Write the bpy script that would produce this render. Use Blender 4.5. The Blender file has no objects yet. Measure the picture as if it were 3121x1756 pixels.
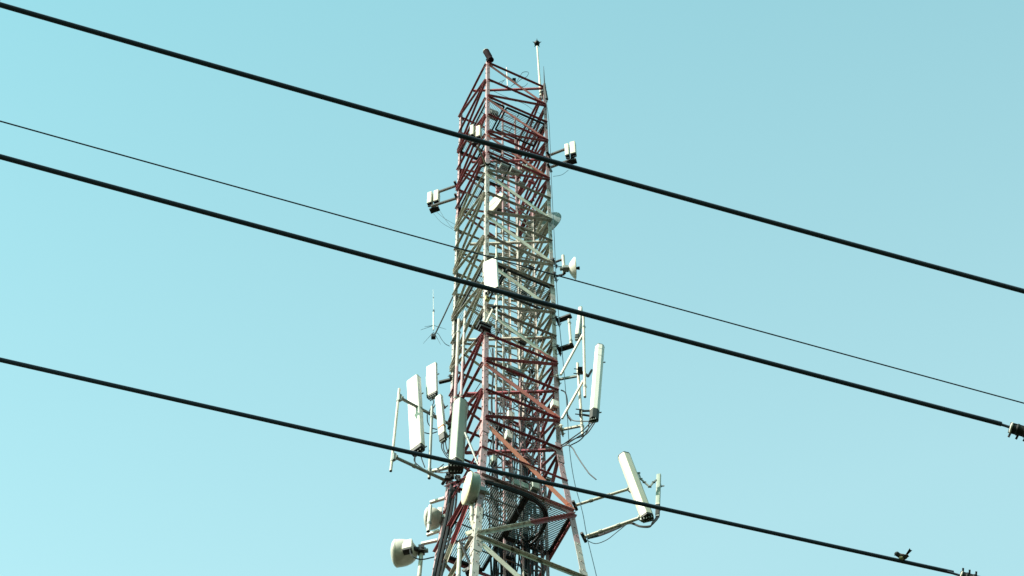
import bpy, math, random
import numpy as np
from mathutils import Vector
random.seed(7)
S = 1.6                      # metres per tower side (top section)
sc = bpy.context.scene
COL = sc.collection
# ------------------------------------------------------------------ camera
F_PX, PITCH, ROLL = 6817.9, 1.0778, -0.011409
EYE = Vector((0, 0, 1.6))
cr, sr = math.cos(ROLL), math.sin(ROLL)
fw = Vector((0, math.cos(PITCH), math.sin(PITCH)))
u0 = Vector((0, -math.sin(PITCH), math.cos(PITCH))); r0 = Vector((1, 0, 0))
RT = cr*r0 + sr*u0; UP = -sr*r0 + cr*u0
cam = bpy.data.cameras.new('camera'); camo = bpy.data.objects.new('camera', cam); COL.objects.link(camo)
from mathutils import Matrix
M = Matrix((RT, UP, -fw)).transposed().to_4x4(); M.translation = EYE
camo.matrix_world = M
cam.sensor_fit = 'HORIZONTAL'; cam.sensor_width = 36.0; cam.lens = 36.0*F_PX/3121.0
cam.clip_start = 0.1; cam.clip_end = 5000
sc.camera = camo
# ------------------------------------------------------------------ world, sun, exposure
SUN_AZ, SUN_EL = math.radians(56), math.radians(38)      # to the left of, and behind, the camera
sdir = Vector((-math.sin(SUN_AZ)*math.cos(SUN_EL), -math.cos(SUN_AZ)*math.cos(SUN_EL), math.sin(SUN_EL)))
w = bpy.data.worlds.new('World'); sc.world = w; w.use_nodes = True
nt = w.node_tree; nt.nodes.clear()
sky = nt.nodes.new('ShaderNodeTexSky'); sky.sky_type = 'NISHITA'; sky.sun_disc = False
sky.sun_elevation = SUN_EL; sky.sun_rotation = math.atan2(sdir.x, sdir.y)
sky.air_density = 1.0; sky.dust_density = 0.9; sky.ozone_density = 1.0; sky.altitude = 0
tint = nt.nodes.new('ShaderNodeMix'); tint.data_type = 'RGBA'; tint.blend_type = 'MULTIPLY'
tint.inputs[0].default_value = 1.0; tint.inputs[7].default_value = (2.38, 2.74, 1.70, 1)
bg = nt.nodes.new('ShaderNodeBackground'); bg.inputs[1].default_value = 0.13
wo = nt.nodes.new('ShaderNodeOutputWorld')
# painted ramp, mostly along the camera's up axis, for a vignette-like sky gradient
tc = nt.nodes.new('ShaderNodeTexCoord'); dp = nt.nodes.new('ShaderNodeVectorMath'); dp.operation = 'DOT_PRODUCT'
dp.inputs[1].default_value = (-0.33, -0.86, 0.46)
rmp = nt.nodes.new('ShaderNodeValToRGB'); mr = nt.nodes.new('ShaderNodeMapRange'); mr.inputs[1].default_value = -.14; mr.inputs[2].default_value = .20
rmp.color_ramp.elements[0].color = (1.0, .935, .92, 1); rmp.color_ramp.elements[1].color = (.60, .745, .765, 1)
grade_mul = nt.nodes.new('ShaderNodeMix'); grade_mul.data_type = 'RGBA'; grade_mul.blend_type = 'MULTIPLY'; grade_mul.inputs[0].default_value = 1
nt.links.new(tc.outputs['Generated'], dp.inputs[0]); nt.links.new(dp.outputs['Value'], mr.inputs[0]); nt.links.new(mr.outputs[0], rmp.inputs[0])
nt.links.new(sky.outputs[0], tint.inputs[6]); nt.links.new(tint.outputs[2], grade_mul.inputs[6]); nt.links.new(rmp.outputs[0], grade_mul.inputs[7])
# sky dimmed towards the horizon, out of view, to cut fill on undersides
sp_z = nt.nodes.new('ShaderNodeSeparateXYZ'); nt.links.new(tc.outputs['Generated'], sp_z.inputs[0])
horizon_dim = nt.nodes.new('ShaderNodeMapRange'); horizon_dim.interpolation_type = 'SMOOTHSTEP'
horizon_dim.inputs[1].default_value = .05; horizon_dim.inputs[2].default_value = .62; horizon_dim.inputs[3].default_value = .22; horizon_dim.inputs[4].default_value = 1.0
nt.links.new(sp_z.outputs[2], horizon_dim.inputs[0])
dim_mul = nt.nodes.new('ShaderNodeMix'); dim_mul.data_type = 'RGBA'; dim_mul.blend_type = 'MULTIPLY'; dim_mul.inputs[0].default_value = 1
nt.links.new(grade_mul.outputs[2], dim_mul.inputs[6]); nt.links.new(horizon_dim.outputs[0], dim_mul.inputs[7])
nt.links.new(dim_mul.outputs[2], bg.inputs[0]); nt.links.new(bg.outputs[0], wo.inputs[0])
sl = bpy.data.lights.new('sun', 'SUN'); sl.energy = 4.8; sl.angle = math.radians(0.5); sl.color = (1, 0.93, 0.82)
so = bpy.data.objects.new('sun', sl); COL.objects.link(so)
so.rotation_euler = (-sdir).to_track_quat('-Z', 'Y').to_euler(); so.location = sdir*200
sc.view_settings.view_transform = 'Standard'; sc.view_settings.look = 'None'
sc.view_settings.exposure = 1.0; sc.view_settings.gamma = 1.0

# ------------------------------------------------------------------ helpers
def ray(px, py):
    return (fw + RT*((px-1560.5)/F_PX) + UP*((878-py)/F_PX)).normalized()
def PY(px, py, Y):                       # point of the sight line at world depth Y
    d = ray(px, py); return EYE + d*(Y/d.y)
def PZ(px, py, z):                       # ... at world height z
    d = ray(px, py); return EYE + d*((z-EYE.z)/d.z)
def PD(px, py, dist): return EYE + ray(px, py)*dist
def proj(P):
    v = Vector(P)-EYE; z = v.dot(fw)
    return 1560.5+F_PX*v.dot(RT)/z, 878-F_PX*v.dot(UP)/z
CX, CD, ZT, HP, YAW, TAP, G = -0.11208*S, 13.7824*S, 31.6474*S+1.6, 0.64401*S, -0.32986, -0.00195, 0.078
def half(k): return (1+TAP*min(k, 16)+(G*(k-16) if k > 16 else 0))*S/math.sqrt(2)
def zk(k): return ZT-HP*k
LEGA = {'N': 0, 'R': math.pi/2, 'L': -math.pi/2, 'B': math.pi}
def leg(c, k, f=1.0):
    a = YAW+LEGA[c]; rr = half(k)*f
    return Vector((CX+rr*math.sin(a), CD-rr*math.cos(a), zk(k)))
def kleg(c, py):                         # height index at which a leg crosses image row py
    a, b = -3.0, 40.0
    for _ in range(50):
        m = (a+b)/2
        if proj(leg(c, m))[1] < py: a = m
        else: b = m
    return (a+b)/2
def inner(u, v, k):                      # plan coordinates inside the tower, u to the right leg, v to the left leg
    n, r, l = leg('N', k), leg('R', k), leg('L', k)
    return n+(r-n)*u+(l-n)*v

ORG = {}
ZV = Vector((0, 0, 1))
class MB:
    def __init__(s): s.v = []; s.f = []
    def add(s, vs, fs):
        o = len(s.v); s.v += [Vector(p) for p in vs]; s.f += [tuple(i+o for i in f) for f in fs]; return s
    def prism(s, p0, p1, prof, ax, ay, p2scale=1.0, cap=True):
        """sweep a 2-D profile [(x,y)] from p0 to p1 with section axes ax, ay"""
        n = len(prof); p0 = Vector(p0); p1 = Vector(p1)
        vs = [p0+ax*x+ay*y for x, y in prof]+[p1+ax*x*p2scale+ay*y*p2scale for x, y in prof]
        fs = [(i, (i+1) % n, n+(i+1) % n, n+i) for i in range(n)]
        if cap: fs += [tuple(range(n))[::-1], tuple(range(n, 2*n))]
        return s.add(vs, fs)
    def bar(s, p0, p1, w, h, side=None):
        p0 = Vector(p0); p1 = Vector(p1); d = (p1-p0).normalized()
        a = Vector(side) if side is not None else Vector((0, 0, 1))
        if abs(a.dot(d)) > .98: a = Vector((1, 0, 0))
        a = (a-d*a.dot(d)).normalized(); b = d.cross(a)
        return s.prism(p0, p1, [(-h/2, -w/2), (h/2, -w/2), (h/2, w/2), (-h/2, w/2)], a, b)
    def angle(s, p0, p1, a, b, wa, wb, t=.008):
        """steel angle: corner line p0-p1, flange wa along a, flange wb along b"""
        d = (Vector(p1)-Vector(p0)).normalized()
        a = (a-d*a.dot(d)).normalized(); b = b-d*b.dot(d); b = (b-a*b.dot(a)).normalized()
        return s.prism(p0, p1, [(0, 0), (wa, 0), (wa, t), (t, t), (t, wb), (0, wb)], a, b)
    def box(s, c, a, b, n, la, lb, ln):
        c = Vector(c); return s.prism(c-n*ln/2, c+n*ln/2, [(-la/2, -lb/2), (la/2, -lb/2), (la/2, lb/2), (-la/2, lb/2)], a, b)
    def tube(s, pts, r, n=8, cap=True):
        pts = [Vector(p) for p in pts]; m = len(pts); rs = r if isinstance(r, (list, tuple)) else [r]*m
        o = len(s.v); prev = None
        for i, p in enumerate(pts):
            d = (pts[min(i+1, m-1)]-pts[max(i-1, 0)]).normalized()
            if prev is None:
                a = Vector((0, 0, 1)) if abs(d.z) < .9 else Vector((1, 0, 0))
            else: a = prev
            a = (a-d*a.dot(d)).normalized(); prev = a; b = d.cross(a)
            for j in range(n):
                t = 2*math.pi*j/n; s.v.append(p+(a*math.cos(t)+b*math.sin(t))*rs[i])
        for i in range(m-1):
            for j in range(n):
                s.f.append((o+i*n+j, o+i*n+(j+1) % n, o+(i+1)*n+(j+1) % n, o+(i+1)*n+j))
        if cap: s.f.append(tuple(o+j for j in range(n))[::-1]); s.f.append(tuple(o+(m-1)*n+j for j in range(n)))
        return s
    def lathe(s, c, axis, prof, n=28):
        """prof: [(distance along axis, radius)]"""
        axis = Vector(axis).normalized(); pts = [Vector(c)+axis*t for t, _ in prof]
        a = Vector((0, 0, 1)) if abs(axis.z) < .9 else Vector((1, 0, 0)); a = (a-axis*a.dot(axis)).normalized(); b = axis.cross(a)
        o = len(s.v); m = len(prof)
        for i, (t, r) in enumerate(prof):
            for j in range(n):
                q = 2*math.pi*j/n; s.v.append(pts[i]+(a*math.cos(q)+b*math.sin(q))*max(r, 1e-4))
        for i in range(m-1):
            for j in range(n):
                s.f.append((o+i*n+j, o+i*n+(j+1) % n, o+(i+1)*n+(j+1) % n, o+(i+1)*n+j))
        s.f.append(tuple(o+j for j in range(n))[::-1]); s.f.append(tuple(o+(m-1)*n+j for j in range(n)))
        return s
    def build(s, name, mat, parent=None, smooth=False, origin=None, bevel=0):
        me = bpy.data.meshes.new(name)
        base = ORG[parent.name] if parent is not None else Vector(origin if origin is not None else s.v[0])
        me.from_pydata([tuple(v-base) for v in s.v], [], s.f); me.update()
        if mat is not None: me.materials.append(mat)
        ob = bpy.data.objects.new(name, me); COL.objects.link(ob)
        if parent is None: ob.location = base
        else: ob.parent = parent
        ORG[ob.name] = base
        if smooth:
            me.polygons.foreach_set('use_smooth', [True]*len(me.polygons))
            try: me.set_sharp_from_angle(angle=math.radians(38))
            except Exception: pass
        if bevel:
            b = ob.modifiers.new('bevel', 'BEVEL'); b.width = bevel; b.segments = 2; b.limit_method = 'ANGLE'
        return ob
def tag(o, label, cat, group=None):
    o['label'] = label; o['category'] = cat
    if group: o['group'] = group
    return o
def thing(name, loc, label, cat, group=None):
    o = bpy.data.objects.new(name, None); COL.objects.link(o); o.location = Vector(loc); o.empty_display_size = .2
    ORG[o.name] = Vector(loc); return tag(o, label, cat, group)
def spline(pts, n=8):
    """Catmull-Rom through points"""
    pts = [Vector(p) for p in pts]; out = []
    P = [2*pts[0]-pts[1]]+pts+[2*pts[-1]-pts[-2]]
    for i in range(1, len(P)-2):
        for j in range(n):
            t = j/n; a, b, c, d = P[i-1], P[i], P[i+1], P[i+2]
            out.append(.5*((2*b)+(c-a)*t+(2*a-5*b+4*c-d)*t*t+(3*b-a-3*c+d)*t**3))
    out.append(pts[-1]); return out

# ------------------------------------------------------------------ materials
ALBEDO_SCALE = .60                            # even scale on all base colours, set for contrast against the sun
def mat(name, col, rough=.6, metal=0, noise=None, bands=None, dirt=None, bump=0, spec=.3):
    m = bpy.data.materials.new(name); m.use_nodes = True; n = m.node_tree; N = n.nodes; L = n.links
    col = tuple(c*ALBEDO_SCALE for c in col)
    if bands: bands = (tuple(c*ALBEDO_SCALE for c in bands[0]), bands[1])
    if noise: noise = (tuple(c*ALBEDO_SCALE for c in noise[0]), *noise[1:])
    bs = N['Principled BSDF']; bs.inputs['Roughness'].default_value = rough; bs.inputs['Metallic'].default_value = metal
    bs.inputs['Specular IOR Level'].default_value = spec
    geo = N.new('ShaderNodeNewGeometry')
    def rgb(c):
        r = N.new('ShaderNodeRGB'); r.outputs[0].default_value = (*c, 1); return r.outputs[0]
    def mix(f, a, b):
        x = N.new('ShaderNodeMix'); x.data_type = 'RGBA'; L.new(a, x.inputs[6]); L.new(b, x.inputs[7])
        if isinstance(f, float): x.inputs[0].default_value = f
        else: L.new(f, x.inputs[0])
        return x.outputs[2]
    def noi(scale, det=4, lo=.4, hi=.6, stretch=None):
        t = N.new('ShaderNodeTexNoise'); t.inputs['Scale'].default_value = scale; t.inputs['Detail'].default_value = det
        src = geo.outputs['Position']
        if stretch:
            mp = N.new('ShaderNodeMapping'); mp.inputs['Scale'].default_value = stretch; L.new(src, mp.inputs['Vector']); src = mp.outputs[0]
        L.new(src, t.inputs['Vector'])
        r = N.new('ShaderNodeMapRange'); r.inputs[1].default_value = lo; r.inputs[2].default_value = hi
        L.new(t.outputs['Fac'], r.inputs[0]); return r.outputs[0]
    cur = rgb(col)
    if bands:                            # alternate coats of paint up the tower, at fixed heights
        other, edges = bands
        sep = N.new('ShaderNodeSeparateXYZ'); L.new(geo.outputs['Position'], sep.inputs[0])
        wob = N.new('ShaderNodeTexNoise'); wob.inputs['Scale'].default_value = 2.0; L.new(geo.outputs['Position'], wob.inputs['Vector'])
        ad = N.new('ShaderNodeMath'); ad.operation = 'MULTIPLY_ADD'; L.new(wob.outputs['Fac'], ad.inputs[0]); ad.inputs[1].default_value = .5; L.new(sep.outputs[2], ad.inputs[2])
        tot = None
        for e in edges:
            g = N.new('ShaderNodeMath'); g.operation = 'LESS_THAN'; L.new(ad.outputs[0], g.inputs[0]); g.inputs[1].default_value = e+.25
            if tot is None: tot = g.outputs[0]
            else:
                x = N.new('ShaderNodeMath'); x.operation = 'SUBTRACT'; L.new(g.outputs[0], x.inputs[0]); L.new(tot, x.inputs[1])
                ab = N.new('ShaderNodeMath'); ab.operation = 'ABSOLUTE'; L.new(x.outputs[0], ab.inputs[0]); tot = ab.outputs[0]
        cur = mix(tot, cur, rgb(other))
    if noise:
        c2, sc_, amt = noise
        f = noi(sc_, 5, .38, .68); mu = N.new('ShaderNodeMath'); mu.operation = 'MULTIPLY'; L.new(f, mu.inputs[0]); mu.inputs[1].default_value = amt
        cur = mix(mu.outputs[0], cur, rgb(c2))
    if dirt:
        c3, sc_, lo, hi = dirt
        cur = mix(noi(sc_, 6, lo, hi, (1, 1, .35)), cur, rgb(c3))
    L.new(cur, bs.inputs['Base Color'])
    if bump:
        t = N.new('ShaderNodeTexNoise'); t.inputs['Scale'].default_value = 60; L.new(geo.outputs['Position'], t.inputs['Vector'])
        b = N.new('ShaderNodeBump'); b.inputs['Strength'].default_value = bump; b.inputs['Distance'].default_value = .01
        L.new(t.outputs['Fac'], b.inputs['Height']); L.new(b.outputs[0], bs.inputs['Normal'])
    return m
EDG = [zk(5.55), zk(12.7), zk(18.95), zk(30)]
WHT = (.66, .68, .58)
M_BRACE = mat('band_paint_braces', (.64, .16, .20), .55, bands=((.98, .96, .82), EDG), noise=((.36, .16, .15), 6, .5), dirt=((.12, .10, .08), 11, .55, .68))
M_HORIZ_SHADE = mat('band_paint_horizontals_shade', (.42, .09, .12), .6, bands=((.50, .52, .47), EDG), noise=((.34, .12, .13), 6, .4), dirt=((.12, .10, .08), 11, .55, .68))  # darker than other braces: underside shade put into the colour, plus grey weathering
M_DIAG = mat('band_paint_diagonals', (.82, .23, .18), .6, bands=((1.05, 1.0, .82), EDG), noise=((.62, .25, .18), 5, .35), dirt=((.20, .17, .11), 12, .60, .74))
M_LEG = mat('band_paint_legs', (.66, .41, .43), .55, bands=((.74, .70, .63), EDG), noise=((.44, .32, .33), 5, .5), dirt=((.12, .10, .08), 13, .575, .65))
M_ORANGE = mat('faded_orange_paint', (.98, .31, .19), .55, noise=((.90, .36, .20), 4, .6), dirt=((.3, .2, .12), 14, .62, .74))
M_GALV = mat('galvanised_steel', (.42, .45, .42), .5, .35, noise=((.30, .33, .30), 8, .7), dirt=((.16, .16, .13), 10, .60, .75))
M_PIPE = mat('pale_weathered_pipe', (.78, .74, .62), .5, .1, noise=((.58, .55, .44), 5, .6), dirt=((.20, .18, .13), 9, .60, .76))
M_GRATE = mat('grating_steel', (.20, .25, .25), .6, .1, noise=((.28, .31, .29), 10, .5))
M_DARK = mat('dark_bracket_steel', (.022, .026, .028), .6, .1, noise=((.06, .05, .04), 12, .6))
M_BLK = mat('black_cable_rubber', (.008, .010, .013), .55, noise=((.02, .022, .025), 14, .6))
M_WIRE = mat('line_insulation', (.07, .10, .145), .8, noise=((.09, .11, .14), 8, .6), spec=.15, bump=.3)
M_PAN = mat('antenna_fibreglass', (1.14, 1.10, 1.0), .42, noise=((1.0, .96, .84), 3, .5), dirt=((.52, .49, .40), 7, .66, .84))
M_CREAM = mat('aged_cream_fibreglass', (.98, .94, .76), .45, noise=((.84, .80, .62), 4, .6), dirt=((.42, .40, .26), 7, .64, .8))
M_GREEN = mat('grey_green_fibreglass', (.50, .58, .49), .5, noise=((.44, .52, .45), 6, .5))
M_LID = mat('antenna_end_cap', (.03, .035, .03), .6)
M_DRUM = mat('dish_shroud', (.92, .89, .80), .45, noise=((.66, .64, .54), 4, .7), dirt=((.30, .30, .22), 6, .6, .8))
M_RADOME = mat('cream_radome', (1.15, 1.05, .74), .5, noise=((1.0, .92, .62), 6, .5))
M_BACK = mat('grey_dish_back', (.34, .46, .47), .55, noise=((.40, .50, .50), 4, .6))
M_RUST = mat('rust_streak', (.45, .17, .05), .8)
M_BEACON = mat('dark_red_beacon_glass', (.018, .006, .010), .85, spec=.08)
M_BLUE = mat('thin_blue_green_cable', (.015, .07, .10), .6)
M_GROUND = mat('dark_vegetated_ground', (.035, .04, .025), .95, noise=((.025, .035, .02), .3, .8), dirt=((.035, .032, .025), 2, .5, .7), spec=0)
M_BHEAD = mat('dark_teal_feathers', (.02, .035, .04), .8)
M_BBACK = mat('brown_feathers', (.12, .085, .06), .85, noise=((.03, .028, .03), 120, .9))
M_BELLY = mat('pale_yellow_feathers', (.62, .58, .36), .85)
M_YEL = mat('yellowed_plastic', (.62, .58, .26), .6)

# ------------------------------------------------------------------ ground
gm = MB(); gm.add([(-3000, -3000, 0), (3000, -3000, 0), (3000, 3000, 0), (-3000, 3000, 0)], [(0, 1, 2, 3)])
g = gm.build('ground', M_GROUND, origin=(0, 0, 0)); g['kind'] = 'structure'

# ------------------------------------------------------------------ the tower
tower = thing('lattice_tower', (CX, CD, 0), 'tall square red and white banded steel lattice tower', 'tower')
KB = (1.6+31.6474*S)/HP                  # index of the ground
faces = [('N', 'R', 1), ('L', 'N', 1), ('B', 'L', 0), ('R', 'B', 0)]
ctr = Vector((CX, CD, 0))
def outw(a, b):
    m = (leg(a, 5)+leg(b, 5))/2-ctr; m.z = 0; return m.normalized()
for c in 'NRLB':
    mb = MB(); nb = {'N': 'LR', 'R': 'NB', 'L': 'BN', 'B': 'RL'}[c]
    a = (leg(nb[0], 3)-leg(c, 3)); b = (leg(nb[1], 3)-leg(c, 3)); a.z = b.z = 0; a.normalize(); b.normalize()
    for k0, k1, wd in ((-.25, 5.6, .080), (5.6, 12.2, .085), (12.2, 16, .092), (16, 26, .112), (26, KB, .16)):
        mb.angle(leg(c, k0), leg(c, k1), a, b, wd, wd, .012)
    for ks, ww in ((5.6, .10), (10.3, .105), (16.1, .135), (20.1, .15)):       # bolted splice plates
        o = (a+b).normalized()*-.014
        mb.angle(leg(c, ks-.32)+o, leg(c, ks+.32)+o, a, b, ww, ww, .008)
    for i in range(0, 84):                # bolts on both flanges
        k = .25*i
        for dd, oth in ((a, b), (b, a)):
            if i % 4 == 3 and k < 16: continue
            p = leg(c, k)+dd*(.045 if k < 16 else .06)-oth*.012
            mb.box(p, dd, Vector((0, 0, 1)), oth, .02, .02, .016)
    for k in list(range(0, 17))+[18, 20, 22]:        # gusset plates where the braces meet the leg
        for dd, oth in ((a, b), (b, a)):
            gw, gh = (.13, .10) if k < 16 else (.24, .22)
            p = leg(c, k); d_ = (leg(c, k+.1)-leg(c, k-.1)).normalized()
            q = p+dd*(gw*.5+.03)-oth*.009
            mb.add([q-dd*gw/2+d_*gh*.6, q+dd*gw/2+d_*gh*.25, q+dd*gw/2-d_*gh*.25, q-dd*gw/2-d_*gh*.6]+[v-oth*.008 for v in (q-dd*gw/2+d_*gh*.6, q+dd*gw/2+d_*gh*.25, q+dd*gw/2-d_*gh*.25, q-dd*gw/2-d_*gh*.6)],
                   [(3, 2, 1, 0), (4, 5, 6, 7), (0, 1, 5, 4), (1, 2, 6, 5), (2, 3, 7, 6), (3, 0, 4, 7)])
            for i in range(3 if k < 16 else 6):
                mb.box(q-dd*gw*.3+dd*gw*.3*(i % 3)+d_*(.03 if i < 3 else -.04)-oth*.012, dd, d_, oth, .018, .018, .014)
    mb.build('leg', M_LEG, tower)
LEV = list(range(0, 17))+[18, 20, 22, 25, 28, 32, 36, 41, 46]
def brace(a, b, ka, kb, kind, i=0):
    """one angle-iron member between two legs"""
    p, q = leg(a, ka), leg(b, kb); o = outw(a, b); d = (q-p).normalized()
    inn = ctr.copy(); up = d.cross(o)
    if up.z < 0: up = -up
    mb = MB(); big = 1.3 if max(ka, kb) > 16.4 else 1.0
    if kind == 'flat':                    # broad flange in the plane of the face
        off = o*.006; wa = (.10 if min(ka, kb) < 6 else .135)*(.92 if max(ka, kb) > 16.4 else 1)
        mb.angle(p+off+up*wa/2+d*.03, q+off+up*wa/2-d*.03, -up, -o, wa, .05*big, .007)
    elif kind == 'inner':
        mb.angle(p+d*.02, q-d*.02, -o, up, .055*big, .03*big, .007)
    elif kind == 'ledge':                 # outstanding flange at the bottom, other flange standing up behind it
        off = o*.004
        wl = .058 if ka == kb else (.062 if ka < 7 else .074)
        mb.angle(p+off+d*.02, q+off-d*.02, o, up, wl, wl, .007)
    else:                                 # outstanding flange on top, short flange hanging down
        off = o*.004; wo_ = .050*big
        mb.angle(p+off+d*.02, q+off-d*.02, o, -up, wo_, (.032 if big == 1 else .05)*big, .007)
    for t in ((.04, .07, .93, .96) if kind == 'flat' else (.05, .47, .53, .95)):
        c = p.lerp(q, t)+o*.016; mb.box(c, d, up, o, .022, .022, .022)
    return mb
for a, b, front in faces:
    for k in LEV:
        if k > 28: continue
        brace(a, b, k, k, 'shelf' if (a == 'L' or k > 16) else ('ledge' if front else 'inner')).build('horizontal_brace', M_LEG if (a, k) == ('N', 18) else (M_BRACE if a == 'L' or k > 16 else M_HORIZ_SHADE), tower)
# minor level below the splice
for a, b, front in faces[:2]:
    mb = MB(); mb.angle(leg(a, 17), leg(b, 17), outw(a, b), -ZV, .03, .03, .006); mb.build('horizontal_brace', M_BRACE, tower)
# diagonals: zigzag on each face.  first letter's nodes, second letter's nodes
def zig(a, b, A, B, kinds, mdiag):
    seq = sorted([(k, a) for k in A]+[(k, b) for k in B])
    for i in range(len(seq)-1):
        (k0, c0), (k1, c1) = seq[i], seq[i+1]
        if c0 == c1: continue
        down = kinds(k0, c0, k1, c1)
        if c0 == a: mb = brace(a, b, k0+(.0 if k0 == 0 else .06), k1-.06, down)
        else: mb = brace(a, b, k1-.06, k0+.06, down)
        mm = M_DIAG if down == 'flat' else (M_HORIZ_SHADE if down == 'ledge' else M_BRACE)
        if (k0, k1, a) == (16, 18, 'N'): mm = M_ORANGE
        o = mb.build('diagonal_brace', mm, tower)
        if mm is M_ORANGE: o['label'] = 'faded orange diagonal brace'
ev = list(range(0, 15, 2)); od = list(range(1, 16, 2))
zig('N', 'R', ev+[16, 20, 25, 32, 41], od+[18, 22, 28, 36, 46], lambda k0, c0, k1, c1: 'flat' if c0 == 'N' else ('ledge' if k1 < 17 else 'shelf'), 0)
zig('L', 'N', ev+[16, 20, 25, 32, 41], od+[18, 22, 28, 36, 46], lambda *q: 'shelf', 0)
zig('B', 'L', ev+[16, 20, 25, 32, 41], od+[18, 22, 28, 36, 46], lambda *q: 'inner', 0)
zig('R', 'B', ev+[16, 20, 25, 32, 41], od+[18, 22, 28, 36, 46], lambda *q: 'inner', 0)
zig('R', 'B', od+[16], ev[1:], lambda *q: 'inner', 0)
# plan bracing
ex = (leg('R', 3)-leg('N', 3)).normalized()
for k in (0, 4, 8, 12, 14, 16, 20):
    mb = MB(); mids = [(leg('L', k)+leg('N', k))/2, (leg('N', k)+leg('R', k))/2, (leg('R', k)+leg('B', k))/2, (leg('B', k)+leg('L', k))/2]
    if k == 0:
        pass
    mb.bar(mids[0], leg('R', k)-ex*.06, .05, .045)
    mb.build('plan_brace', M_BRACE, tower)
# secondary inner verticals and ladders
def run(u, v, k0, k1, off=Vector((0, 0, 0))): return inner(u, v, k0)+off, inner(u, v, k1)+off
ex = (leg('R', 3)-leg('N', 3)).normalized(); ey = (leg('L', 3)-leg('N', 3)).normalized()
def vrun(x, y, k0, k1): return Vector((x, y, zk(k0))), Vector((x, y, zk(k1)))
mb = MB()
for s in (-1, 1):
    x = -.03+s*.17*ex.x; y = 22.42+s*.17*ex.y
    p, q = vrun(x, y, -.7 if s < 0 else -.2, 30); mb.bar(p, q, .035, .035, ex)
LAD = mb.build('ladder', M_LEG, tower)
mb = MB(); rb = mb.tube([Vector((-.03, 22.42, zk(0)))-ex*.17, Vector((-.03, 22.42, zk(0)))+ex*.17], .012, 6).build('rung', M_LEG, LAD)
for i in range(1, 76):
    c = rb.copy(); COL.objects.link(c); c.parent = LAD; c.location = (0, 0, -.3*i)
# cable ladders (two rails with laced rungs)
def cable_ladder(x, y, wdt, k0, k1, ax, m=M_LEG):
    mb = MB()
    for s in (-1, 1):
        p, q = vrun(x+ax.x*s*wdt/2, y+ax.y*s*wdt/2, k0, k1); mb.angle(p, q, ax*-s, ax.cross(Vector((0, 0, 1))), .045, .045, .005)
    z = zk(k0); i = 0
    while z > zk(k1):
        a = Vector((x, y, z))-ax*wdt/2; b = Vector((x, y, z))+ax*wdt/2
        if i % 2: b = b-Vector((0, 0, .22))
        else: a = a-Vector((0, 0, .22))
        mb.bar(a, b, .028, .022); z -= .24; i += 1
    mb.build('cable_ladder', m, tower)
cable_ladder(-.20, 22.60, .34, 2.0, 30, ex)
cable_ladder(.30, 22.25, .40, 5.2, 30, ex)
cable_ladder(.50, 22.55, .22, 13.0, 30, ey)

# platforms of open grating
def platform(k, quads, m=M_GRATE, pitch=.036):
    bw, bh, fw_ = (.008, .014, .035) if k < 16 else (.012, .016, .05)
    if k >= 16: pitch = .034
    """quads: (u0,u1,v0,v1,dir) rectangles in plan fractions; bars run along dir"""
    grs = []
    fr = MB(); W = (leg('R', k)-leg('N', k)).length
    for (ua, ub, va, vb, dr) in quads:
        c = [inner(u, v, k)+Vector((0, 0, .05)) for u, v in ((ua, va), (ub, va), (ub, vb), (ua, vb))]
        for i in range(4): fr.bar(c[i]-Vector((0, 0, .03)), c[(i+1) % 4]-Vector((0, 0, .03)), fw_, .05)
        gb = MB()
        if dr == 'v':
            n = int((ub-ua)*W/pitch)
            for i in range(1, n):
                u = ua+(ub-ua)*i/n; gb.bar(inner(u, va, k)+Vector((0, 0, .05)), inner(u, vb, k)+Vector((0, 0, .05)), bw, bh)
            nb_ = max(2, int((vb-va)*W/.33))
            for i in range(1, nb_):
                v = va+(vb-va)*i/nb_; gb.bar(inner(ua, v, k)+Vector((0, 0, .04)), inner(ub, v, k)+Vector((0, 0, .04)), bw*1.8, bh)
        else:
            n = int((vb-va)*W/pitch)
            for i in range(1, n):
                v = va+(vb-va)*i/n; gb.bar(inner(ua, v, k)+Vector((0, 0, .05)), inner(ub, v, k)+Vector((0, 0, .05)), bw, bh)
            nb_ = max(2, int((ub-ua)*W/.33))
            for i in range(1, nb_):
                u = ua+(ub-ua)*i/nb_; gb.bar(inner(u, va, k)+Vector((0, 0, .04)), inner(u, vb, k)+Vector((0, 0, .04)), bw*1.8, bh)
        grs.append(gb)
    pl = fr.build('platform', M_DARK, tower)
    for gb in grs: gb.build('grating', m, pl)
platform(2, [(.03, .30, .03, .97, 'v'), (.34, .97, .03, .42, 'u'), (.34, .60, .70, .97, 'u')])
platform(5, [(.03, .40, .03, .40, 'u'), (.03, .2, .44, .97, 'v')])
platform(10, [(.02, .30, .02, .98, 'v'), (.33, .98, .02, .36, 'u'), (.33, .62, .72, .98, 'u')])
platform(18, [(.01, .50, .01, .99, 'v'), (.53, .99, .01, .55, 'u')])
platform(21.5, [(.35, .99, .30, .62, 'u')])

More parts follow.
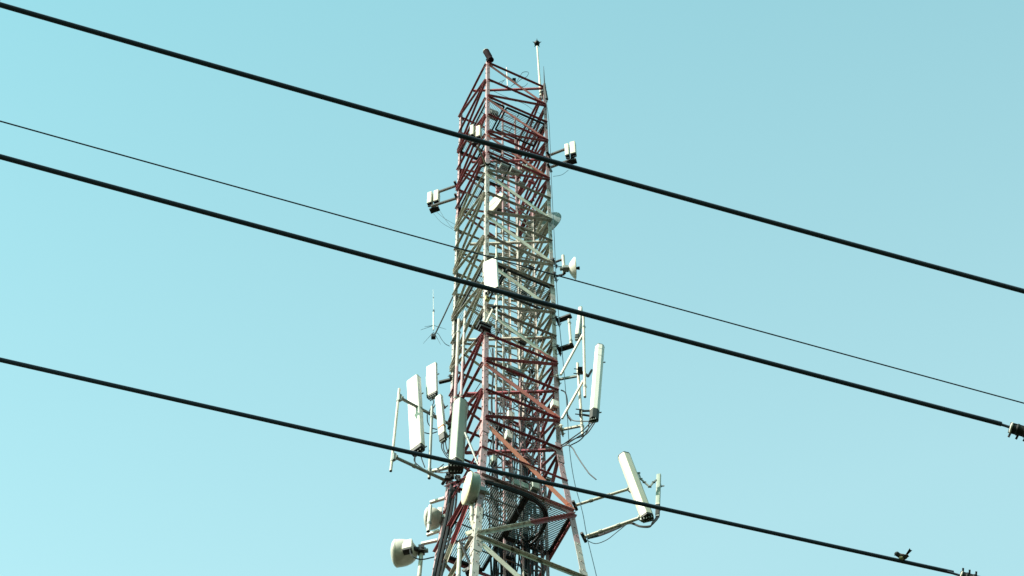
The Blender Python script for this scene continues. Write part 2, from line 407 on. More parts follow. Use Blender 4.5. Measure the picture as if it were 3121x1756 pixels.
# ------------------------------------------------------------------ cables inside the tower
CAB = 'black feeder cables climbing inside the tower'
rng = random.Random(3)
def feeder(x, y, k0, k1, r, wob=.02):
    pts = []; k = k0
    while k < k1:
        pts.append(Vector((x+rng.uniform(-wob, wob), y+rng.uniform(-wob, wob), zk(k)))); k += rng.uniform(.7, 1.3)
    pts.append(Vector((x, y, zk(k1))))
    o = MB().tube(spline(pts, 4), r, 6).build('feeder_cable', M_BLK, smooth=True)
    tag(o, 'black feeder cable climbing inside the tower in a bundle', 'cable', CAB)
for i in range(26):
    x = -.22+rng.uniform(-.2, .2); y = 22.50+rng.uniform(-.12, .12)
    feeder(x, y, rng.choice([11, 15, 15.5, 16, 16, 16.5, 17, 17]), 26, rng.uniform(.010, .019), .03)
for i in range(14):
    feeder(.30+rng.uniform(-.18, .18), 22.2+rng.uniform(-.08, .1), rng.choice([8, 13, 15, 16, 16, 16.5, 17]), 26, rng.uniform(.009, .016), .035)
for i in range(8):
    feeder(.10+rng.uniform(-.15, .2), 22.35+rng.uniform(-.2, .2), rng.choice([14, 15, 16]), rng.choice([18.5, 21, 24]), rng.uniform(.009, .014), .10)

def cable_px(pts, r, label, name='cable', m=None, cat='cable', group=None, n=6):
    o = MB().tube(spline([PY(*p) for p in pts], n), r, 6).build(name, m or M_BLK, smooth=True)
    return tag(o, label, cat, group)
# thick pair beside the left leg
for i, (dx, dy_) in enumerate(((0, 0), (22, .0), (44, .05))):
    k = [kleg('L', 1478)]
    pts = [(1377-i*2+dx*.42, 1470, 22.1), (1370+dx*.45, 1530, 22.0), (1354+dx*.5, 1610, 21.9), (1336+dx*.52, 1690, 21.8), (1318+dx*.55, 1775, 21.7), (1296+dx*.6, 1880, 21.6)]
    cable_px(pts, .030 if i < 2 else .02, ['leftmost thick black cable running down beside the left leg', 'middle thick black cable running down beside the left leg', 'thinner black cable running down just right of the thick pair'][i], 'feeder_cable')

# ------------------------------------------------------------------ attachments
def dirn(az, el=0):
    a = math.radians(az); e = math.radians(el); return Vector((-math.sin(a)*math.cos(e), -math.cos(a)*math.cos(e), math.sin(e)))
ZV = Vector((0, 0, 1))
def rprof(w_, d_, r_, n=3, front=None):
    """rounded rectangle, x across (w), y toward the face (d)"""
    pts = []
    for cx_, cy_, a0 in ((w_/2-r_, d_/2-r_, 0), (-w_/2+r_, d_/2-r_, 90), (-w_/2+r_, -d_/2+r_, 180), (w_/2-r_, -d_/2+r_, 270)):
        for i in range(n+1):
            t = math.radians(a0+90*i/n); pts.append((cx_+r_*math.cos(t), cy_+r_*math.sin(t)))
    return pts
def oct_prof(w_, d_):                    # two broad front facets meeting at a ridge
    return [(w_*x, d_*y) for x, y in ((-.5, -.3), (-.5, .02), (-.40, .26), (-.03, .5), (.03, .5), (.40, .26), (.5, .02), (.5, -.3), (.38, -.5), (-.38, -.5))]
    return [(-w_*.5, -d_*.25), (-w_*.5, d_*.1), (-w_*.36, d_*.42), (-w_*.14, d_*.5), (w_*.14, d_*.5), (w_*.36, d_*.42), (w_*.5, d_*.1), (w_*.5, -d_*.25), (w_*.38, -d_*.5), (-w_*.38, -d_*.5)]
def frame(p0, p1, az):
    a = (p1-p0).normalized(); n = dirn(az); n = (n-a*n.dot(a)).normalized(); return a, a.cross(n), n
def panel(label, p0, p1, w_, d_, az, prof='round', m=None, name='panel_antenna', foot=.06, rust=False, group='panel antennas on the tower', taper_top=False):
    t = thing(name, p0, label, 'antenna', group); a, x, n = frame(p0, p1, az); m = m or M_PAN
    pf = rprof(w_, d_, min(w_, d_)*.22) if prof == 'round' else oct_prof(w_, d_)
    mb = MB(); mb.prism(p0, p1, pf, x, n)
    mb.build('radome', m, t, smooth=prof == 'round')
    MB().prism(p1, p1+a*.018, [(q*1.02, r*1.02) for q, r in pf], x, n).build('top_cap', M_LID if prof != 'round' else M_GREEN, t)
    lid = MB(); lid.prism(p0-a*foot, p0, [(q*.97, r*.97) for q, r in pf], x, n); lid = lid.build('bottom_cap', M_LID, t)
    cn = MB()
    for i in (-.3, -.1, .1, .3):
        for j in (-.2, .2):
            c = p0-a*foot+x*w_*i+n*d_*j; cn.tube([c, c-a*.05], .011, 6)
    cn.build('connector', M_GALV, lid)
    if rust:
        MB().prism(p0+a*.20, p0+a*.26, [(q*1.012, r*1.012) for q, r in pf], x, n, cap=False).build('rust_band', M_RUST, t)
    if 'tall white' in label:
        sm = MB()
        for s in (.82, .93): sm.prism(p0.lerp(p1, s), p0.lerp(p1, s)+a*.012, [(q*1.012, r*1.012) for q, r in pf], x, n, cap=False)
        sm.build('seam', M_GALV, t)
    sk = MB(); sk.prism(p0+a*.0, p0+a*.03, [(q*1.015, r*1.015) for q, r in pf], x, n, cap=False); sk.build('edge_band', M_CREAM, t)
    for s in (.1, .88):                   # mounting brackets on the back
        c = p0.lerp(p1, s)-n*(d_/2)
        mb = MB(); mb.box(c-n*.03, x, n, a, w_*.5, .06, .05); mb.bar(c-n*.03, c-n*.13, .04, .05, a); mb.tube([c-n*.12-x*.07, c-n*.12+x*.07], .012, 6); mb.build('bracket', M_GALV, t)
    return t
def pole(label, p0, p1, r, m=None, name='mounting_pole', group='galvanised mounting pipes on the tower'):
    t = thing(name, p0, label, 'pole', group)
    d = (p1-p0).normalized()
    mb = MB(); mb.tube([p0, p1], r, 14); mb.build('pipe', m or M_PIPE, t, smooth=True)
    L_ = (p1-p0).length
    for s in ((.12, .85) if L_ > .9 else (.3,)):
        cl = MB(); c = p0.lerp(p1, s); cl.tube([c-d*.03, c+d*.03], r*1.25, 12)
        for q in (-1, 1):
            sd = d.cross(Vector((0, 1, 0.2))).normalized(); cl.tube([c+d*.02*q-sd*r*1.6, c+d*.02*q+sd*r*1.2], .006, 5)
        cl.build('clamp', M_GALV, t)
    MB().tube([p0-d*.004, p0-d*.001], r*.86, 12).build('pipe_bore', M_LID, t)
    return t
def arm(label, p0, p1, w_, h_, m=None, name='support_arm', group='support arms on the tower legs', plate=True):
    t = thing(name, p0, label, 'bracket', group)
    MB().bar(p0, p1, w_, h_).build('beam', m or M_DARK, t)
    if plate:
        d = (p1-p0).normalized(); mb = MB(); s = d.cross(ZV).normalized()
        mb.bar(p0-s*.11, p0+s*.11, .045, .05); mb.bar(p0-s*.11-ZV*.07, p0+s*.11-ZV*.07, .02, .02)
        for q in (-.09, .09): mb.tube([p0+s*q-d*.13, p0+s*q+d*.05], .008, 5)
        mb.build('leg_clamp', m or M_DARK, t)
    return t
def legpt(c, py): return leg(c, kleg(c, py))

# obstruction beacon and rod finial on top
pN = leg('N', -.25); t = thing('obstruction_beacon', pN, 'dark tilted cylindrical beacon on the highest front corner', 'beacon')
a0 = PY(1497, 184, 20.95); a1 = PY(1482, 158, 20.95); ax = (a1-a0).normalized()
MB().lathe(a0, ax, [(0, .05), (.02, .075), ((a1-a0).length*.35, .066), ((a1-a0).length*.4, .078), ((a1-a0).length, .078)], 16).build('lamp_body', M_BEACON, t, smooth=True)
MB().lathe(a1, ax, [(0, .083), (.014, .083), (.025, .04), (.03, .01)], 16).build('lamp_cap', M_PIPE, t, smooth=True)
MB().tube([a1, a1+ZV*.16], [.012, .003], 6).build('spike', M_BLUE, t)
mb = MB(); mb.bar(pN-ZV*.06, PY(1497, 184, 20.95), .09, .06); mb.lathe(PY(1489, 189, 20.98), ZV, [(0, .05), (.08, .05)], 10); mb.build('bracket', M_BEACON, t)

b0 = PY(1648, 292, 21.75); b1 = PY(1637, 141, 21.75)
t = thing('lightning_rod', b0, 'pale pole with dark spiked ball on top above right corner', 'lightning rod')
MB().tube([b0, b0.lerp(b1, .45), b1], [.032, .026, .019], 10).build('pole', M_CREAM, t, smooth=True)
c = PY(1636.5, 132, 21.75)
MB().lathe(c-ZV*.07, ZV, [(0, .01), (.02, .05), (.05, .072), (.09, .072), (.12, .05), (.14, .01)], 14).build('ball', M_BLK, t, smooth=True)
sp = MB()
for i in range(5):
    an = math.radians(90+72*i); d = RT*math.cos(an)+UP*math.sin(an); sp.tube([c+d*.05, c+d*.125], [.022, .002], 6)
sp.build('spikes', M_BLUE, t)
mb = MB(); rp = leg('R', .15); mb.bar(rp, PY(1646, 277, 21.75), .03, .05); mb.bar(leg('R', .75), PY(1648, 294, 21.75), .03, .05); mb.build('bracket', M_DARK, t)

q0 = PY(1660, 268, 21.6); q1 = PY(1657, 202, 21.6)
t = thing('whip_antenna', q0, 'short dark whip antenna beside the pale lightning pole', 'antenna')
MB().tube([q0, q0.lerp(q1, .5), q1], [.018, .012, .004], 6).build('whip', M_BLK, t); MB().tube([leg('R', .6), q0, q0.lerp(q1, .2)], [.045, .035, .025], 8).build('base', M_DARK, t, smooth=True)

y0 = PY(1547, 262, 22.3); y1 = PY(1544, 206, 22.3)
t = thing('dipole_antenna', y0, 'small white mast with thin side rods inside the tower top', 'antenna')
MB().tube([y0, y1], .014, 8).build('mast', M_PAN, t)
mb = MB(); mb.tube([PY(1540, 243, 22.3), PY(1518, 253, 22.3)], .006, 5); mb.tube([PY(1536, 246, 22.3), PY(1526, 257, 22.3)], .006, 5); mb.tube([PY(1540, 228, 22.3), PY(1558, 240, 22.3), PY(1571, 252, 22.3)], .012, 5)
mb.build('rods', M_BLUE, t)
MB().box(PY(1567, 244, 22.3), RT, UP, fw, .09, .10, .06).build('junction_box', M_BLK, t)
cable_px([(1557, 264, 22.2), (1572, 252, 22.2), (1582, 238, 22.2), (1592, 222, 22.2), (1605, 219, 22.2), (1611, 223, 22.2), (1604, 235, 22.2), (1590, 241, 22.2), (1578, 250, 22.2), (1566, 258, 22.2)], .007, 'thin blue-green cable coiled in a loop at the tower top', 'coiled_cable', M_BLUE)
cable_px([(1590, 265, 22), (1601, 262, 22), (1608, 254, 22)], .006, 'short thin blue-green cable end curling below the top loop', 'loose_cable', M_BLUE)
cable_px([(1497, 274, 22.4), (1530, 290, 22.4), (1568, 305, 22.4), (1600, 318, 22.4), (1625, 335, 22.4), (1652, 350, 22.3)], .006, 'thin blue-green wire sagging across the tower top', 'thin_wire', M_BLUE)

# pairs of small radio boxes on twin arms
def radio_pair(label, leftpx, rightpx, Y, az, armsA, zleg):
    cx_ = ((leftpx[0]+rightpx[0])/2, (leftpx[1]+rightpx[1])/2)
    base = PY(cx_[0], cx_[1]+25, Y)
    t = thing('radio_unit', base, label, 'radio unit', 'twin box radio units on arms')
    for (px, py, wpx, hpx) in (leftpx, rightpx):
        c = PY(px, py, Y); sc_ = (c-EYE).length/F_PX; n = dirn(az); x = ZV.cross(n)
        ww = wpx*sc_; hh = hpx*sc_/math.cos(math.radians(61))*.82
        mb = MB(); mb.prism(c-ZV*hh/2, c+ZV*hh/2, rprof(ww, .12, .02, 2), x, n); hb = mb.build('housing', M_CREAM, t)
        fb = MB(); fb.prism(c-ZV*(hh/2+.03), c-ZV*hh/2, rprof(ww*.9, .10, .02, 2), x, n)
        for i in (-.3, 0, .3): fb.tube([c-ZV*(hh/2)+x*ww*i, c-ZV*(hh/2+.10)+x*ww*i], .014, 6)
        fb.build('connector_plate', M_BLK, t)
        r = MB()
        for i in range(5): r.box(c+x*(i-2)*ww*.17-n*.075, x, n, ZV, .008, .04, hh*.85)
        r.build('cooling_fins', M_GALV, hb)
    n = dirn(az); c = PY(cx_[0], cx_[1]+3, Y)-n*.10
    mb = MB(); mb.tube([c-ZV*.38, c+ZV*.25], .022, 8); mb.box(c-ZV*.36, n, n.cross(ZV), ZV, .12, .22, .05)
    mb.build('clamp', M_DARK, t)
    for (la, lb, c_) in armsA:
        p = legpt(c_, la[1]); q = PZ(lb[0], lb[1], p.z)
        p2 = PZ(la[0], la[1], p.z); m_ = MB(); d = (q-p2).normalized(); s = d.cross(ZV).normalized()
        m_.bar(p2, q, .045, .06); m_.bar(p2-s*.12, p2+s*.12, .05, .05); m_.build('arm', M_DARK, t)
        MB().bar(p2-ZV*.034, q-ZV*.034, .022, .006).build('arm_lip', M_PIPE, t)
    return t
radio_pair('twin cream radio boxes held out right near the tower top', (1729, 461, 13, 46), (1747, 455, 17, 48), 21.3, 15,
    [((1673, 474), (1722, 455), 'R'), ((1675, 511), (1752, 483), 'R')], 0)
radio_pair('twin cream radio boxes held out left of the tower', (1311, 607, 15, 42), (1331, 601, 16, 42), 22.62, 20,
    [((1391, 566), (1332, 587), 'L'), ((1392, 604), (1314, 629), 'L')], 0)
radio_pair('twin cream radio boxes half hidden by the uppermost thick power line', (1440, 401, 12, 40), (1459, 405, 15, 44), 21.2, 20,
    [((1480, 503), (1455, 443), 'N')], 0)
for i, (px, py, lb) in enumerate(((1607, 515, 'left cream box on the cross member inside the upper tower'), (1637, 526, 'right cream box on the cross member inside the upper tower'))):
    c = PY(px, py, 21.9); t = thing('amplifier_box', c, lb, 'equipment box', 'cream boxes on the inner cross member')
    n = outw('N', 'R'); x = ZV.cross(n)
    mb = MB(); mb.prism(c-x*.12, c+x*.12, rprof(.12, .11, .02, 2), n, ZV); mb.build('housing', M_YEL if i else M_CREAM, t)
    mb = MB(); mb.prism(c+x*.12, c+x*.135, rprof(.125, .115, .02, 2), n, ZV); mb.prism(c-x*.135, c-x*.12, rprof(.125, .115, .02, 2), n, ZV); mb.box(c-ZV*.075, x, n, ZV, .2, .05, .04); mb.build('end_plate', M_GALV, t)
for i, (px, py, lb) in enumerate(((1540, 511, 'grey inner box left of the ladder, upper tower'), (1572, 524, 'grey inner box right of the ladder, upper tower'))):
    c = PY(px, py, 22.1); n = outw('N', 'R'); x = ZV.cross(n)
    t = thing('filter_box', c, lb, 'equipment box', 'grey boxes inside the upper tower')
    MB().prism(c-x*.13, c+x*.13, rprof(.13, .13, .02, 2), n, ZV).build('housing', M_GALV, t)
    mb = MB(); [mb.tube([c+x*q-ZV*.06, c+x*q-ZV*.12], .014, 6) for q in (-.08, -.03, .03, .08)]; mb.build('connectors', M_BLK, t)
c = PY(1503, 350, 21.9); t = thing('beacon_control_box', c, 'dark louvred box just under the top platform', 'equipment box')
mb = MB(); mb.box(c, ex, ey, ZV, .22, .16, .26); mb.build('housing', M_DARK, t, bevel=.01)
mb = MB(); [mb.box(c-ey*.085+ex*(i-3)*.028, ex, ey, ZV, .008, .02, .22) for i in range(7)]; mb.build('louvres', M_GALV, t)

# parabolic dishes
def dish(label, c, nrm, R, depth, m_sh, m_face, kind='drum', back=None, group='round dish antennas on the tower'):
    """c: rim centre, nrm: facing direction"""
    t = thing('dish_antenna', c, label, 'dish antenna', group); n = nrm.normalized()
    if kind == 'drum':
        MB().lathe(c-n*depth, n, [(0, R*.25), (.0+depth*.05, R*.62), (depth*.22, R*.93), (depth*.35, R), (depth, R)], 36).build('shroud', m_sh, t, smooth=True)
        MB().lathe(c-n*.01, n, [(0, R*1.03), (.02, R*1.03), (.035, R*.96), (.05, R*.5), (.055, .01)], 36).build('radome', m_face, t, smooth=True)
    elif kind == 'dome':
        pr = [(-depth, R*.15), (-depth*.95, R*.40), (-depth*.85, R*.62), (-depth*.68, R*.82), (-depth*.45, R*.95), (-depth*.2, R), (0, R)]
        pr += [(R*.38*math.sin(math.radians(q)), R*math.cos(math.radians(q))) for q in range(10, 91, 10)]
        MB().lathe(c, n, pr, 36).build('shroud', m_sh, t, smooth=True)
        MB().lathe(c, n, [(-.012, R*1.02), (.012, R*1.02)], 36).build('rim', m_face, t, smooth=True)
    else:                                 # open reflector
        pr = [(-depth*(1-(q/8)**2), R*q/8) for q in range(0, 9)]
        MB().lathe(c, n, pr+[(-.004, R*1.01), (.012, R*1.01)]+[(-depth*(1-(q/8)**2)+.012, R*q/8*.985) for q in range(8, -1, -1)], 36).build('reflector', m_sh, t, smooth=True)
        if m_face is not None:
            mb = MB(); mb.tube([c-n*depth, c+n*.05], .012, 6); mb.lathe(c+n*.03, n, [(0, .02), (.03, .035), (.07, .035)], 10); mb.build('feed', m_face, t)
    b = c-n*(depth+.06); mb = MB(); s = ZV.cross(n).normalized()
    mb.box(b, s, n.cross(s), n, R*.5, R*.4, .12); mb.tube([b, b-n*.12], .04, 8); mb.build('mount', M_GALV if back is None else back, t)
    return t
dish('large white drum dish inside the tower behind the front leg', PY(1506, 622, 22.5), dirn(48, 0), .30, .20, M_DRUM, M_CREAM)
tb = dish('big grey dish seen from behind, poking out past the right leg', PY(1652, 690, 23.0), dirn(-150, 0), .50, .22, M_BACK, M_GALV, 'open')
d1 = dish('small pale dish seen nearly edge on at right of the tower', PY(1752, 818, 21.5), dirn(-90, 4), .235, .13, M_PAN, M_BLK, 'open')
pole('short thick rusty-white pole carrying the small edge-on dish', PY(1720, 833, 21.6), PY(1716, 780, 21.6), .034)
for a_, b_, lb in (((1690, 800), (1716, 790), 'upper arm of the small edge-on dish'), ((1692, 843), (1720, 836), 'lower arm of the small edge-on dish')):
    p = legpt('R', a_[1]); arm(lb, PZ(a_[0], a_[1], p.z), PZ(b_[0], b_[1], p.z), .035, .04)
cable_px([(1695, 814, 21.6), (1712, 813, 21.6), (1735, 816, 21.6)], .01, 'dark cable running from right leg to the small edge-on dish')

# front flat panel by the near leg
panel('flat white square-cornered panel high on the front leg', PY(1500, 886, 20.75), PY(1495, 796, 20.75), .29, .07, 26, 'round', M_PAN, foot=.02)
pole('upright pipe behind the high flat panel', PY(1515, 978, 20.8), PY(1513, 760, 20.8), .020)
p = PY(1482, 984, 20.9); q = PY(1524, 898, 20.8)
arm('slanting pale strut joining front leg to the pipe below the flat panel', p, q, .035, .035, M_PIPE, plate=False)
arm('dark cross bracket on the pipe below the flat panel', PY(1500, 936, 20.8), PY(1524, 935, 20.8), .06, .04, plate=False)
t = thing('leg_clamp_bracket', PY(1478, 990, 20.9), 'dark bulky clamp bracket wrapped round the front leg', 'bracket')
mb = MB(); c = legpt('N', 993)
mb.box(c-ey*-.02, ex, ey, ZV, .26, .16, .07); mb.box(c-ZV*.15, ex, ey, ZV, .22, .14, .05); mb.bar(c+ex*.1, c+ex*.14-ZV*.28, .03, .03); mb.bar(c-ex*.1, c-ex*.05-ZV*.3, .03, .03); mb.build('clamp_body', M_DARK, t)
c = PY(1485, 911, 20.9); t = thing('yellow_junction_box', c, 'small yellowed box on the front leg under the flat panel', 'equipment box')
MB().box(c, ex, ey, ZV, .09, .06, .15).build('housing', M_YEL, t, bevel=.01); MB().box(c-ey*.034, ex, ey, ZV, .04, .012, .06).build('latch', M_LID, t)

# ground-plane antenna held out to the left
t = thing('ground_plane_antenna', PY(1322, 1026, 22.0), 'thin upright antenna with spread radials on a long slanting boom', 'antenna')
b0 = PY(1322, 1024, 22.0)
MB().tube([PY(1321, 1006, 22.0), PY(1321, 950, 22.0)], .013, 8).build('tube', M_PAN, t); MB().tube([PY(1321, 950, 22.0), PY(1320, 883, 22.0)], [.006, .003], 5).build('whip', M_PAN, t)
mb = MB(); mb.lathe(PY(1321.5, 951, 22.0), ZV, [(0, .018), (.06, .018), (.12, .004)], 8); mb.lathe(PY(1321, 909, 22.0), ZV, [(0, .004), (.02, .014), (.04, .004)], 8); mb.build('loading_coil', M_BLUE, t, smooth=True)
for (x1, y1_, Y1) in ((1294, 996, 22.2), (1282, 1006, 21.8), (1360, 1004, 22.2), (1290, 1047, 22.1), (1343, 1050, 22.1)):
    MB().tube([PY(1322, 992 if y1_ < 1030 else 1012, 22.0), PY(x1, y1_, 22.0)], [.006, .003], 5).build('radial', M_BLUE, t)
MB().tube([PY(1321, 1029, 22.0), PY(1352, 965, 22.1), PY(1380, 905, 22.2)], .016, 8).build('boom', M_DARK, t)
MB().box(PY(1321, 1026, 22.0), RT, ZV, RT.cross(ZV), .09, .12, .08).build('clamp', M_BLK, t, bevel=.01)
cable_px([(1327, 1014, 22), (1336, 1018, 22), (1345, 1033, 22), (1357, 1048, 22), (1370, 1055, 22.1)], .007, 'thin cable drooping from the spread-radial antenna to left leg', 'loose_cable', M_BLUE)
cable_px([(1420, 1052, 22), (1440, 1042, 21.7), (1460, 1025, 21.3)], .007, 'thin cable curving up to the front leg', 'loose_cable', M_BLUE)

# ---- right side, middle
def arm_px(label, lg, a_, b_, w_, h_, m=None, plate=True, name='support_arm'):
    p = legpt(lg, a_[1]); return arm(label, PZ(a_[0], a_[1], p.z), PZ(b_[0], b_[1], p.z), w_, h_, m, plate=plate, name=name)
arm_px('wide black bracket beam, upper, at middle right of tower', 'R', (1699, 978), (1741, 962), .10, .05)
arm_px('wide black bracket beam with drilled holes, lower, at middle right', 'R', (1703, 1066), (1748, 1052), .10, .05)
pole('short pale pipe between the two wide black bracket beams', PY(1740, 1048, 21.5), PY(1734, 974, 21.5), .026)
panel('slim pale panel crossed by the lower thick power line', PY(1759, 1022, 21.4), PY(1769, 940, 21.4), .075, .07, 10, 'round', M_PAN, foot=.14)
panel('narrow grey-green panel edge right behind the slim pale panel', PY(1768, 1020, 21.5), PY(1772, 948, 21.5), .05, .06, -10, 'round', M_GREEN, foot=.02)
pole('long upright pipe ending in an open black bore at right', PY(1783, 1210, 21.3), PY(1778, 962, 21.3), .026)
pole('upright pipe clamped left of the tall slanting panel', PY(1776, 1328, 21.5), PY(1760, 1108, 21.5), .027)
arm('long slanting strut from right leg up to the slim panel', PY(1709, 1143, 21.6), PY(1776, 1020, 21.35), .036, .036, M_PIPE, plate=False)
arm('long slanting strut from right leg up to the long pipe', PY(1713, 1276, 21.6), PY(1778, 1160, 21.35), .036, .036, M_PIPE, plate=False)
arm_px('upper dark arm holding the pipe left of tall panel', 'R', (1701, 1157), (1762, 1146), .035, .05, M_GALV)
arm_px('lower pale arm holding the pipe left of tall panel', 'R', (1712, 1310), (1771, 1298), .035, .05, M_PIPE)
panel('tall white panel leaning slightly, black foot, right of tower', PY(1811, 1253, 21.3), PY(1827, 1058, 21.3), .175, .15, 18, 'oct', M_PAN, foot=.30)
t = thing('tilt_bracket', PY(1793, 1130, 21.4), 'upper hinged grey bracket of the tall leaning panel', 'bracket', 'hinged brackets of the tall panel')
mb = MB(); mb.bar(PY(1775, 1135, 21.4), PY(1793, 1147, 21.4), .05, .03); mb.bar(PY(1793, 1147, 21.4), PY(1804, 1128, 21.4), .04, .03); mb.tube([PY(1750, 1124, 21.4), PY(1772, 1127, 21.4)], .01, 6); mb.tube([PY(1748, 1138, 21.4), PY(1772, 1141, 21.4)], .01, 6); mb.box(PY(1768, 1130, 21.4), RT, UP, fw, .09, .15, .08); mb.build('bracket', M_DARK, t)
t = thing('tilt_bracket', PY(1785, 1256, 21.4), 'lower hinged dark bracket of the tall leaning panel', 'bracket', 'hinged brackets of the tall panel')
mb = MB(); mb.bar(PY(1775, 1253, 21.4), PY(1802, 1252, 21.4), .03, .03); mb.bar(PY(1775, 1264, 21.4), PY(1800, 1268, 21.4), .03, .03); mb.tube([PY(1755, 1247, 21.4), PY(1780, 1250, 21.4)], .01, 6); mb.tube([PY(1753, 1262, 21.4), PY(1780, 1265, 21.4)], .01, 6); mb.box(PY(1768, 1258, 21.4), RT, UP, fw, .035, .14, .08); mb.build('bracket', M_DARK, t)
J = 'jumper cables drooping from the tall panel'
for i, pts in enumerate(([(1796, 1284, 21.3), (1770, 1284, 21.4), (1745, 1281, 21.5), (1731, 1265, 21.6)], [(1799, 1289, 21.3), (1775, 1313, 21.4), (1740, 1338, 21.5), (1706, 1362, 21.7)],
        [(1806, 1290, 21.3), (1782, 1318, 21.4), (1745, 1342, 21.5), (1708, 1366, 21.7)], [(1812, 1290, 21.3), (1786, 1324, 21.4), (1750, 1338, 21.5), (1704, 1360, 21.7)], [(1795, 1286, 21.3), (1792, 1310, 21.4), (1770, 1340, 21.5), (1738, 1358, 21.6)])):
    cable_px(pts, .011, 'black jumper cable drooping from foot of the tall leaning panel', 'jumper_cable', group=J)
cable_px([(1710, 1189, 21.6), (1722, 1196, 21.6), (1728, 1215, 21.6), (1729, 1240, 21.6), (1730, 1268, 21.6), (1740, 1283, 21.6)], .013, 'black cable arching beside the right leg behind the struts')

# ---- left cluster
panel('largest white panel at the left, facing the sun', PY(1273, 1368, 21.9), PY(1261, 1160, 21.9), .27, .14, 38, 'round', M_PAN, foot=.1)
panel('short white rectangular panel with a stepped lower corner at left', PY(1318, 1202, 21.9), PY(1316, 1116, 21.9), .22, .07, 30, 'round', M_PAN, foot=.07)
panel('slim white panel with rusty band near its foot', PY(1349, 1325, 21.8), PY(1338, 1212, 21.8), .14, .09, 38, 'round', M_PAN, foot=.2, rust=True)
panel('broad grey-green faceted panel in front of the left leg', PY(1390, 1415, 21.4), PY(1403, 1232, 21.4), .27, .30, 0, 'oct', M_GREEN, foot=.1)
panel('narrow greenish panel tucked behind the short rectangular one', PY(1305, 1206, 22.0), PY(1303, 1150, 22.0), .06, .05, 38, 'round', M_GREEN, foot=.02)
pole('thin free-standing pipe farthest left of the tower', PY(1191, 1436, 21.9), PY(1217, 1186, 21.9), .026)
pole('upright teal-grey pipe between the two left white panels', PY(1308, 1458, 21.9), PY(1317, 1240, 21.9), .028, M_GALV)
def hpipe(label, lg, z, a_, b_, r, m):
    p, q = PZ(a_[0], a_[1], z), PZ(b_[0], b_[1], z)
    t = thing('outrigger_pipe', p, label, 'pipe', 'outrigger pipes at the sides of the tower')
    MB().tube([p, q], r, 12).build('pipe', m, t, smooth=True)
    d = (q-p).normalized(); mb = MB(); mb.tube([q-d*.03, q], r*1.8, 12); s = d.cross(ZV).normalized()
    mb.box(q+d*.02, s, ZV, d, .05, .20, .05); mb.build('end_flange', M_GALV, t)
    for f in (.3, .62): MB().tube([p.lerp(q, f)-d*.03, p.lerp(q, f)+d*.03], r*1.3, 10).build('clamp', M_DARK if r > .032 else M_GALV, t)
    MB().tube([p-s*.1, p+s*.1], .03, 6).build('leg_clamp', M_DARK, t)
hpipe('upper slanting outrigger pipe crossing the largest left panel', 'L', zk(14.3), (1375, 1296), (1222, 1214), .030, M_GALV)
hpipe('lower slanting outrigger pipe under the left panels', 'L', zk(16.6), (1356, 1464), (1205, 1394), .030, M_GALV)
arm_px('dark arm behind the short rectangular left panel', 'L', (1376, 1157), (1338, 1166), .06, .05)
arm('pale flat arm reaching left under the faceted panel', PY(1372, 1424, 21.7), PY(1318, 1436, 21.8), .05, .05, M_CREAM, plate=False)
J2 = 'jumper cables under the left panels'
for pts in ([(1316, 1216, 21.9), (1322, 1226, 21.9), (1312, 1246, 21.9), (1306, 1262, 21.9)], [(1328, 1210, 21.9), (1330, 1228, 21.9), (1318, 1250, 21.9), (1325, 1262, 21.9)],
        [(1275, 1375, 21.9), (1262, 1400, 21.9), (1272, 1416, 21.9), (1300, 1434, 21.9), (1330, 1440, 21.8)], [(1280, 1376, 21.9), (1285, 1398, 21.9), (1295, 1425, 21.9)],
        [(1266, 1382, 21.9), (1266, 1412, 21.9), (1285, 1432, 21.9), (1350, 1440, 21.8)], [(1347, 1345, 21.8), (1346, 1365, 21.8), (1358, 1388, 21.8), (1372, 1402, 21.8)],
        [(1352, 1342, 21.8), (1352, 1368, 21.8), (1362, 1386, 21.8), (1374, 1396, 21.8)], [(1357, 1338, 21.8), (1360, 1362, 21.8), (1368, 1384, 21.8), (1376, 1392, 21.8)],
        [(1302, 1264, 21.9), (1304, 1288, 21.9), (1316, 1304, 21.9), (1332, 1309, 21.9)], [(1294, 1319, 21.9), (1312, 1322, 21.9), (1333, 1316, 21.9)],
        [(1326, 1432, 21.8), (1340, 1425, 21.7), (1352, 1415, 21.7)], [(1322, 1436, 21.8), (1345, 1432, 21.7), (1370, 1420, 21.6)], [(1328, 1439, 21.8), (1350, 1441, 21.7), (1388, 1436, 21.5)],
        [(1385, 1436, 21.4), (1392, 1452, 21.5), (1400, 1466, 21.5)], [(1372, 1436, 21.5), (1368, 1455, 21.7), (1372, 1472, 21.9)], [(1379, 1436, 21.5), (1379, 1455, 21.7), (1377, 1475, 21.9)]):
    cable_px(pts, .010, 'black jumper cable looping below the left panels', 'jumper_cable', group=J2)
MB_ = MB(); t = thing('cable_entry_bracket', PY(1375, 1455, 21.7), 'dark tangle of clamps below the broad faceted panel', 'bracket')
for i in range(9):
    c = PY(1362+rng.uniform(0, 36), 1434+rng.uniform(0, 34), 21.7); MB_.box(c, RT, ZV, RT.cross(ZV), rng.uniform(.05, .12), rng.uniform(.03, .09), .06)
MB_.build('clamps', M_DARK, t)
pole('slanting dark stay beside the broad faceted panel', PY(1458, 1417, 21.1), PY(1418, 1320, 21.3), .022, M_GALV)
# dark end of a cable at left red braces
cable_px([(1392, 1043, 21.9), (1402, 1056, 21.9), (1411, 1076, 21.9), (1416, 1105, 21.9), (1413, 1130, 22)], .012, 'black curved cable end among the left red braces, upper')
cable_px([(1387, 1093, 21.9), (1399, 1105, 21.9), (1409, 1122, 21.9), (1413, 1145, 21.9), (1414, 1160, 22)], .012, 'black curved cable end among the left red braces, lower')
